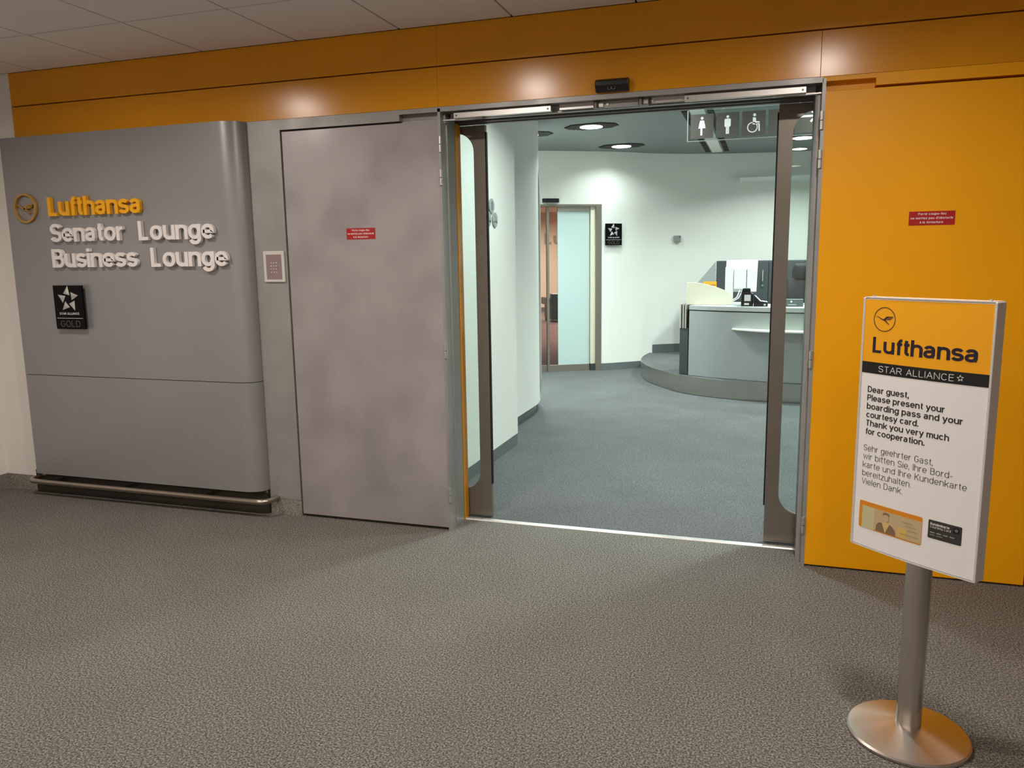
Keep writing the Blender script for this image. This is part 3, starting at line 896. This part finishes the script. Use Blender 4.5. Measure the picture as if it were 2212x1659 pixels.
MB().prism([dpt(.58, -.06), dpt(.76, -.06), dpt(.78, -.04), dpt(.78, 0), dpt(.57, 0), dpt(.57, -.05)], 2.165, 2.215, 'z').build('housing', BLACK, t, bev=.004)

# the room behind the glass door
FD = 11.6
struct(dbox(-5.0, 3.4, .12, FD, -.06, .0005).build('floor_far_room', MAUVE))
struct(dbox(-5.0, 3.4, FD, FD + .1, 0, LC_Z).build('wall_far_room', PEACH))
struct(dbox(-5.0, 3.4, FD - .015, FD, 0, .11).build('baseboard_far_room', SKIRT))
struct(dbox(-5.0, 3.4, 1.6, FD, LC_Z - .1, LC_Z - .05).build('ceiling_far_room', PEACH))
struct(dbox(-5.1, -5.0, 1.6, FD, 0, LC_Z).build('wall_far_room_right', PEACH))
struct(dbox(3.4, 3.5, .2, FD, 0, LC_Z).build('wall_far_room_left', PEACH))
for s_, d_ in ((-.6, 4.0), (-2.0, 9.5), (-.3, 9.5), (-1.2, 6.6)):
    disk_light('lamp_light', (*dpt(s_, d_), LC_Z - .13), P_ROOM, (1, .80, .66), .4, 170)
tl = thing('wall_lettering', 'taupe letters on the peach wall behind the glass door', 'lettering', (*dpt(-2.0, FD - .02), 1.86))
for l in letters('Luft', 0, 0, .31, .13, .06, .86, 0, -.012):
    l.xf(lambda x, y, z: (*dpt(-1.99 - x, FD - .006 + y), 1.84 + z)).build('letter', LETG, tl)
tc_ = thing('armchair', 'black armchair on the mauve carpet behind the glass door', 'armchair', (*dpt(-1.5, 8.0), 0))
def abox(s0, s1, d0, d1, z0, z1, n, b=.02): dbox(s0, s1, d0, d1, z0, z1).build(n, BLACK, tc_, bev=b)
abox(-1.85, -1.22, 7.75, 8.4, .06, .40, 'seat'); abox(-1.85, -1.22, 7.7, 7.86, .06, .66, 'backrest'); abox(-1.85, -1.74, 7.86, 8.4, .40, .56, 'armrest'); abox(-1.24, -1.14, 7.86, 8.4, .40, .56, 'armrest')
for s_, d_ in ((-1.82, 7.75), (-1.25, 7.75), (-1.82, 8.35), (-1.25, 8.35)): abox(s_ - .02, s_ + .02, d_ - .02, d_ + .02, 0, .06, 'foot', .002)

# plaque and wall box on the back wall
pm = Matrix.Translation((-1.925, 6.393, 1.626)) @ Matrix.Rotation(math.atan2(.60, .80), 4, 'Z')
gold_plaque('small black star plaque on the white wall beside the glass door', pm, .235, .275, .02)
t = thing('wall_switch_box', 'small grey wall box with a dark button on the curved wall', 'wall switch', (-1.165, 6.96, 1.66))
wm = Matrix.Rotation(.50, 4, 'Z')
def wxf(x, y, z): v = wm @ Vector((x, y, z)); return (v.x, v.y, v.z)
bx(-.045, .045, -.03, .015, 0, .085).xf(wxf).build('housing', mat('grey_box', (.26, .25, .23), .5), t, bev=.006, local=True)
MB().lathe([(.008, 0), (.008, .003)], n=12).xf(lambda x, y, z: wxf(x + .022, -.03 - z, y + .065)).build('button', BLACK, t, local=True)

# round pictogram discs on the near lounge wall
DISC = mat('disc_grey', (.33, .35, .35), .3)
for k, (y, z, lab) in enumerate(((1.494, 1.804 + .04, 'grey round sign disc, topmost of three on the white lounge wall'), (1.425, 1.752, 'grey round sign disc, lower left of three on the lounge wall'), (1.562, 1.752, 'grey round sign disc, lower right of three on the lounge wall'))):
    t = thing('sign_disc', lab, 'sign', (-1.87, y, z), group='round discs on the lounge wall')
    MB().lathe([(.052, 0), (.052, .005), (.050, .006)], n=32).xf(lambda a, b, c: (c + .004, a, b)).build('disc', DISC, t, local=True, smooth=True)
    bx(-.002, .005, -.01, .01, -.01, .01).build('spacer', GREYD, t, local=True)
    if k == 0: bx(.0095, .0105, -.012, .012, -.03, .03).build('print', mat('disc_print', (.14, .15, .15), .4), t, local=True)
    else:
        bx(.0095, .0105, -.045, .045, -.020, -.010).build('print', mat('disc_print', (.14, .15, .15), .4), t, local=True)
        MB().prism([(-.03, .035), (.03, -.03), (.036, -.026), (-.024, .039)], .0095, .0105, 'x').build('print', MATS['disc_print'], t, local=True)

# tall silver frame on the curved wall end
t = thing('wall_frame', 'tall slim silver frame with rounded ends standing off the curved wall', 'frame', (-2.1, 3.5, .13))
fx, fy = C2X + C2R * math.cos(R(12.5)), C2Y + C2R * math.sin(R(12.5))
fm = Matrix.Translation((fx, fy, 0)) @ Matrix.Rotation(R(12.5), 4, 'Z')
def fxf(x, y, z): v = fm @ Vector((x, y, z)); return (v.x, v.y, v.z)
MB().prism([(0, .24), (.006, .13), (.011, .20), (.011, 2.12), (.007, 2.24), (0, 2.30)], -.03, -.004, 'y').xf(lambda x, y, z: fxf(x, y, z)).build('edge', ALU, t)
MB().prism([(.003, .26), (.014, .30), (.015, 2.08), (.003, 2.16)], .006, .04, 'y').xf(lambda x, y, z: fxf(x, y, z)).build('edge', PCW, t)
bx(.001, .007, -.004, .006, .28, 2.12).xf(fxf).build('gap_strip', DARKGAP, t)


# downlights
def step_tray(w, n=4):
    """stair-stepped lozenge outline"""
    q = []
    for k in range(n): q += [(w * (1 - .5 * k / n), w * (.12 + .5 * k / n)), (w * (1 - .5 * k / n), w * (.12 + .5 * (k + 1) / n))]
    p = q + [(-x, y) for x, y in q[::-1]] + [(-x, -y) for x, y in q] + [(x, -y) for x, y in q[::-1]]
    o = []
    for v in p:
        if not o or (abs(o[-1][0] - v[0]) + abs(o[-1][1] - v[1])) > 1e-6: o.append(v)
    if abs(o[0][0] - o[-1][0]) + abs(o[0][1] - o[-1][1]) < 1e-6: o.pop()
    return o


lens_me = MB().lathe([(.115, 0), (.115, .006)], n=36).mesh('lens', LENS)
tray_me = MB().prism(step_tray(.27), .0, .009, 'z').mesh('stepped_tray', DARKGAP)
LL = {0: 'round ceiling downlight in the lounge nearest the entrance', 1: 'round ceiling downlight in the lounge near the curved wall', 2: 'round ceiling downlight seen through the right sliding glass door', 3: 'ceiling downlight half hidden behind the white lounge wall'}
for i, (x, y) in enumerate(LOUNGE_L):
    t = thing('downlight', LL.get(i, 'round lounge ceiling downlight out of view, added to light the lounge'), 'lamp', (x, y, LC_Z - .012), group='lounge ceiling downlights')
    o = link('lens', lens_me, t, True); o.location = (0, 0, -.002)
    o = link('stepped_tray', tray_me, t, True); o.location = (0, 0, .0025); o.rotation_euler = (0, 0, R(-8))
lensw_me = MB().lathe([(.085, .002), (.085, .008)], n=32).mesh('lens', LENSW)
ring_me = MB().lathe([(.085, .011), (.088, .0), (.105, .002), (.108, .012)], n=32).mesh('trim_ring', ALU, smooth=True)
for y in CORR_Y:
    for x in CORR_X:
        t = thing('downlight', 'round recessed downlight in the white tiled corridor ceiling', 'lamp', (x, y, CEIL_Z - .012), group='corridor ceiling downlights')
        link('lens', lensw_me, t, True); link('trim_ring', ring_me, t, True)

# hanging glass sign with pictogram squares
hs = thing('hanging_sign', 'hanging glass sign with dark pictogram squares inside the entrance', 'sign', (-.1, 1.5, 2.2))
SY = 1.5
bx(-.522, .315, SY, SY + .008, 2.205, 2.395).build('glass_plate', SGLASS, hs)
bx(-.525, -.519, SY - .001, SY + .009, 2.205, 2.395).build('edge_strip', ALU, hs)
bx(-.522, .315, SY - .001, SY + .009, 2.203, 2.2065).build('edge_strip', ALU, hs)
for x in (-.3, .15): MB().tube([(x, SY + .004, 2.395), (x, SY + .004, LC_Z)], .003, 8).build('suspension_wire', ALU, hs)
SQ = .142
for k in range(5):
    x0 = -.503 + k * .158; z0 = 2.218
    sq = bx(x0, x0 + SQ, SY - .004, SY - .0005, z0, z0 + .150).build('pictogram_square', SGREY, hs)
    cx = x0 + SQ / 2; cz = z0 + .075; m = MB(); f0, f1 = SY - .004, SY - .0048
    if k == 0:
        m.prism(ring_pts(cx, cz + .05, .0085, 16), f0, f1, 'y')
        m.prism([(cx - .012, cz + .036), (cx + .012, cz + .036), (cx + .018, cz + .01), (cx + .022, cz - .012), (cx - .022, cz - .012), (cx - .018, cz + .01)], f0, f1, 'y')
        m.box(cx - .009, cx + .003, f1, f0, cz - .055, cz - .012)
    elif k == 1:
        m.prism(ring_pts(cx, cz + .05, .0085, 16), f0, f1, 'y')
        m.prism(rrect(cx - .019, cx + .019, cz - .012, cz + .038, .008), f0, f1, 'y')
        m.box(cx - .0095, cx - .001, f1, f0, cz - .055, cz - .012); m.box(cx + .001, cx + .0095, f1, f0, cz - .055, cz - .012)
    elif k == 2:
        m.prism(ring_pts(cx + .004, cz + .05, .009, 16), f0, f1, 'y')
        m.prism([(cx - .006, cz - .008), (cx + .014, cz - .008), (cx + .014, cz + .002), (cx + .036, cz + .002), (cx + .036, cz + .009), (cx + .014, cz + .012), (cx + .012, cz + .034), (cx - .006, cz + .036)], f0, f1, 'y')
        m.ribbon(ring_pts(cx - .007, cz - .024, .029, 30), .003, f0, f1, True)
        m.prism([(cx + .02, cz - .002), (cx + .036, cz - .002), (cx + .038, cz - .048), (cx + .030, cz - .048), (cx + .028, cz - .008), (cx + .02, cz - .008)], f0, f1, 'y')
    elif k == 4:
        m.ribbon([(cx - .05, cz + .022), (cx + .05, cz + .022)], .006, f0, f1)
        m.ribbon([(cx + .018, cz + .056), (cx + .052, cz + .022), (cx + .018, cz - .012)], .006, f0 - .0001, f1 - .0001)
    if m.v: m.build('pictogram', PRINTW, sq)

# ================================================================== platform and reception desk
plat = [(-1.475, 6.80), (-1.505, 6.45), (-1.495, 6.15), (-1.45, 5.88), (-1.31, 5.46), (-1.10, 5.11), (-.863, 4.80), (-.53, 4.575), (-.22, 4.475), (.054, 4.435), (.6, 4.40), (1.4, 4.42), (2.4, 4.6), (3.49, 4.9)]


def spline(pts, k=6):
    o = []
    for i in range(len(pts) - 1):
        p0, p1, p2, p3 = (Vector(pts[max(min(j, len(pts) - 1), 0)]) for j in (i - 1, i, i + 1, i + 2))
        for q in range(k):
            s_ = q / k
            o.append(tuple(.5 * ((2 * p1) + (p2 - p0) * s_ + (2 * p0 - 5 * p1 + 4 * p2 - p3) * s_ ** 2 + (3 * p1 - p0 - 3 * p2 + p3) * s_ ** 3)))
    o.append(tuple(pts[-1])); return o


ps = spline(plat)
back = [(3.49, 7.19)] + [(x, y - .012) for x, y in dense[::-1] if x > -1.46]
pf = struct(MB().prism(ps + back, 0, .188, 'z').build('floor_platform', CARPET2))
nr = len(ps); cuts = [0, int(nr * .30), int(nr * .60), int(nr * .80), nr - 1]
cuts = [0]
for x_c in (-1.2, -.53, .5, 1.6):
    cuts.append(next(i for i, p in enumerate(ps) if p[0] > x_c and p[1] < 5.6))
cuts.append(nr - 1)
RIS = mat('riser_steel', (.55, .53, .48), .22, metal=1.0, noise=(30, .06, 3, (1, 1, .05)))
for a, b in zip(cuts[:-1], cuts[1:]):
    seg = ps[a:b + 1]
    swept_wall([(x, y) for x, y in seg], -.006, .004, .192).build('riser_panel', RIS, pf, smooth=True)

dk = thing('reception_desk', 'grey curved reception desk with pale shelf on the lounge platform', 'desk', (0, 4.9, .19))
dfp = spline([(-.79, 4.835), (-.54, 4.70), (-.23, 4.60), (.05, 4.515), (.37, 4.47), (.9, 4.46), (1.5, 4.52)])
def off(pts, d):
    o = []
    for i, p in enumerate(pts):
        a = Vector(pts[max(i - 1, 0)]); b = Vector(pts[min(i + 1, len(pts) - 1)]); t_ = (b - a).normalized(); o.append((p[0] - t_.y * d, p[1] + t_.x * d))
    return o
swept_wall(dfp, .03, .192, .893).build('front_panel', DESKG, dk, smooth=True)
swept_wall(off(dfp, .012), .02, .193, .906).build('shadow_joint', BLACK, dk)
MB().prism(off(dfp, -.006) + off(dfp, .62)[::-1], .905, .950, 'z').build('countertop', mat('countertop_grey', (.42, .43, .42), .4), dk, bev=.002)
side0 = Vector(dfp[0])
MB().prism([(-.79, 4.842), (-.755, 4.86), (-.66, 5.42), (-.70, 5.43)], .192, .905, 'z').build('side_panel', BLACK, dk)
MB().prism([(-.895, 4.905), (-.80, 4.845), (-.775, 4.90), (-.72, 5.30), (-.80, 5.33)], .192, .70, 'z').build('end_post', CHARC, dk, bev=.003)
MB().prism([(-.885, 4.91), (-.81, 4.86), (-.785, 4.91), (-.73, 5.29), (-.79, 5.31)], .70, .955, 'z').build('end_post_core', GREYD, dk)
for k, f in enumerate((.05, .42, .75)):
    p = Vector((-.893, 4.905)).lerp(Vector((-.81, 4.853)), f + .06)
    MB().tube([(p.x, p.y - .004, .70), (p.x, p.y - .004, .955)], .0125, 10).build('chrome_strip', mat('bright_trim', (.75, .72, .66), .22, metal=.9), dk, smooth=True)
sh = [(x, y) for x, y in dfp if -.37 < x < 1.3]
n_ = len(sh); shf = []
for i, p in enumerate(sh):
    q = i / (n_ - 1); shf.append((p[0], p[1] - .17 * math.sqrt(max(0.0, min(1.0, q / .35))) - .004))
MB().prism(sh + shf[::-1], .712, .727, 'z').build('shelf', mat('shelf_cream', (.80, .80, .70), .4), dk, bev=.002)

# cream divider on the counter
dv = [( -.83, .951), (-.345, .951), (-.345, 1.052)] + [(-.345 - .485 * s_, 1.052 + .142 * math.sin(R(90) * s_ ** .8)) for s_ in [k / 12 for k in range(1, 13)]]
tag(MB().prism(dv, 4.905, 4.93, 'y').build('desk_divider', CREAM, bev=.002), 'cream curved-top divider panel on the reception desk', 'divider')
t = thing('leaflet_holder', 'small orange leaflet behind the cream divider on the desk', 'leaflet', (-.60, 5.12, .95))
bx(-.672, -.53, 5.12, 5.124, 1.02, 1.195).build('leaflet', mat('leaflet_orange', (.90, .40, .03), .5), t)
bx(-.66, -.54, 5.124, 5.18, .951, 1.12).build('holder', SGREY, t)
bx(-.62, -.54, 5.119, 5.12, 1.152, 1.162).build('print', mat('leaflet_print', (.40, .14, .01), .5), t)

# monitor seen from behind
t = thing('monitor', 'white computer monitor seen from behind on the reception desk', 'monitor', (-.270, 5.09, .951), R(-10))
def lb(a, n, m, b=0.0): return bx(*a).build(n, m, t, bev=b, local=True)
sc_ = MB().box(-.165, .165, -.02, .02, .135, .475)
sc_.xf(lambda x, y, z: (x, y + (z - .30) * .12, z)); sc_.build('screen_housing', PCW, t, bev=.008, local=True)
lb((-.07, .10, -.055, -.02, .16, .39), 'back_cover', PCW, .01)
lb((.065, .072, -.057, -.05, .18, .37), 'vent_slot', GREYD)
lb((-.16, -.075, -.06, -.035, .0, .40), 'stand_column', PCW, .006)
lb((-.17, .05, -.07, .12, .0, .015), 'stand_foot', PCW, .004)
MB().tube([(.0, -.04, .16), (-.02, -.09, .08), (-.07, -.12, .04), (-.12, -.12, .01)], .006, 8).build('cable', PCW, t, smooth=True, local=True)
MB().tube([(.03, -.04, .16), (.0, -.11, .07), (-.06, -.15, .03), (-.12, -.15, .01)], .005, 8).build('cable', PCW, t, smooth=True, local=True)

t = thing('receipt_printer', 'black receipt printer with white label on the reception desk', 'printer', (-.193, 4.74, .951))
MB().prism([(-.06, 0), (.06, 0), (.06, .13), (.04, .135), (.035, .15), (-.06, .15)], -.06, .06, 'y').build('body', BLACK, t, bev=.006, local=True)
MB().prism([(-.058, .151), (.034, .151), (.026, .185), (-.045, .185)], -.05, .05, 'y').build('paper_cover', BLACK, t, bev=.006, local=True)
bx(-.028, .035, -.0612, -.06, .055, .12).build('label_patch', mat('label_grey', (.55, .55, .53), .5), t, local=True)
bx(-.028, .02, -.0612, -.06, .015, .035).build('label_patch', MATS['label_grey'], t, local=True)
t = thing('card_scanner', 'black card scanner with white slanted top on the reception desk', 'scanner', (-.062, 4.72, .951))
MB().prism([(-.065, 0), (.075, 0), (.075, .04), (.0, .05), (-.065, .115)], -.055, .055, 'y').build('body', BLACK, t, bev=.004, local=True)
MB().prism([(-.056, .110), (.0, .054), (.07, .0445), (.07, .0485), (.004, .058), (-.052, .114)], -.05, .05, 'y').xf(lambda x, y, z: (x, y, z)).build('paper_slip', PRINTW, t, local=True)
bx(.035, .055, -.0565, -.055, .01, .028).build('indicator', MATS['label_grey'], t, local=True)
tag(bx(-.335, -.262, 4.78, 4.88, .951, .958).build('paper_stack', mat('pale_blue_paper', (.50, .66, .70), .5)), 'pale blue papers beside the black printer on the desk', 'papers')
tag(MB().lathe([(.0, 0), (.022, .0), (.026, .012), (.018, .03), (.006, .036)], (.045 + .06, 4.72, .951), 20).build('red_stamp', mat('red_plastic', (.55, .03, .03), .4), smooth=True), 'small red object on the reception desk edge', 'stamp')
t = thing('card_reader', 'grey box with white round mark on the reception desk behind glass', 'device', (.27, 4.72, .951))
bx(-.10, .085, -.03, .03, 0, .075).build('body', mat('device_grey', (.10, .115, .12), .4), t, bev=.004, local=True)
MB().lathe([(.010, 0), (.010, .001)], n=16).xf(lambda x, y, z: (x - .03, -.0305 - z, y + .05)).build('mark', PRINTW, t, local=True)
bx(-.06, .02, -.0315, -.0305, .016, .021).build('print', PRINTW, t, local=True)
MB().tube([(.085, 0, .03), (.13, .01, .028), (.2, .05, .03), (.26, .1, .004)], .004, 8).build('cable', PCW, t, smooth=True, local=True)

# storage cabinet
cb = thing('storage_cabinet', 'charcoal storage cabinet with doors against the wall behind the desk', 'cabinet', (.3, 6.7, .19))
bx(-.625, 1.22, 6.62, 7.0, .19, 1.405).build('body', CABI, cb)
xs = [-.622, .012, .62, 1.217]
for a, b in zip(xs[:-1], xs[1:]):
    d_ = bx(a + .003, b - .003, 6.60, 6.62, .22, 1.395).build('door', CABI, cb, bev=.002)
    hx = b - .07 if a < 0 else (a + .07)
    MB().tube([(hx, 6.575, 1.15), (hx, 6.575, 1.29)], .0065, 10).build('handle', ALU, d_, smooth=True)
    for z in (1.155, 1.285): MB().tube([(hx, 6.575, z), (hx, 6.60, z)], .004, 8).build('handle_post', ALU, d_)
    MB().tube([(hx, 6.60, 1.095), (hx, 6.592, 1.095)], .011, 14).build('lock', ALU, d_, smooth=True)
tag(MB().prism([(-.635, 1.40), (-.635, .19), (-.98, .19), (-.98, .98)], 6.60, 6.63, 'y').build('gable_screen', mat('gable_grey', (.34, .36, .35), .5)), 'grey sloping screen panel at the left end of the charcoal cabinet', 'screen')

# office chair
t = thing('office_chair', 'black office chair behind the reception desk seen through the glass door', 'chair', (.52, 5.75, .19), R(205))
def ch(mb, n, b=.0, m=BLACK): return mb.build(n, m, t, local=True, bev=b, smooth=True)
GCH = mat('chair_black_fabric', (.03, .028, .03), .8)
ch(bx(-.24, .24, -.24, .24, .42, .50), 'seat', .03, GCH)
ch(MB().prism([(-.235, .50), (-.255, .80), (-.27, 1.0), (-.23, 1.02), (-.20, .80), (-.18, .50)], -.22, .22, 'x').xf(lambda x, y, z: (x, y, z)), 'backrest', .015, GCH)
ch(MB().prism([(-.30, .99), (-.31, 1.10), (-.28, 1.17), (-.22, 1.19), (-.20, 1.14), (-.21, 1.0)], -.14, .14, 'x'), 'headrest', .02, GCH)
ch(MB().lathe([(.03, .09), (.03, .42)], n=14), 'column')
for k in range(5):
    a = 2 * math.pi * k / 5
    ch(MB().tube([(0, 0, .10), (.28 * math.cos(a), .28 * math.sin(a), .075)], [.03, .018], 8), 'base_leg')
    ch(MB().lathe([(.01, 0), (.03, .008), (.03, .05), (.01, .06)], (.28 * math.cos(a), .28 * math.sin(a), 0), 12), 'caster')
for s_ in (-1, 1):
    ch(bx(s_ * .27 - .025, s_ * .27 + .025, -.16, .12, .66, .69), 'armrest', .01)
    ch(bx(s_ * .27 - .015, s_ * .27 + .015, -.04, .0, .46, .66), 'armrest_post', .004)

# slim bar on the curved wall above the cabinet
t = thing('wall_light', 'slim pale horizontal wall lamp above the charcoal cabinet', 'lamp', (.2, 7.2, 2.42))
bx(-.385, .95, 7.10, 7.16, 2.415, 2.475).build('body', mat('bar_pale', (.85, .90, .90), .4), t, bev=.004)
bx(-.35, .95, 7.095, 7.10, 2.41, 2.42).build('edge', PRINTW, t)
for x in (-.3, .8): bx(x, x + .03, 7.16, 7.42, 2.43, 2.45).build('bracket', ALU, t)
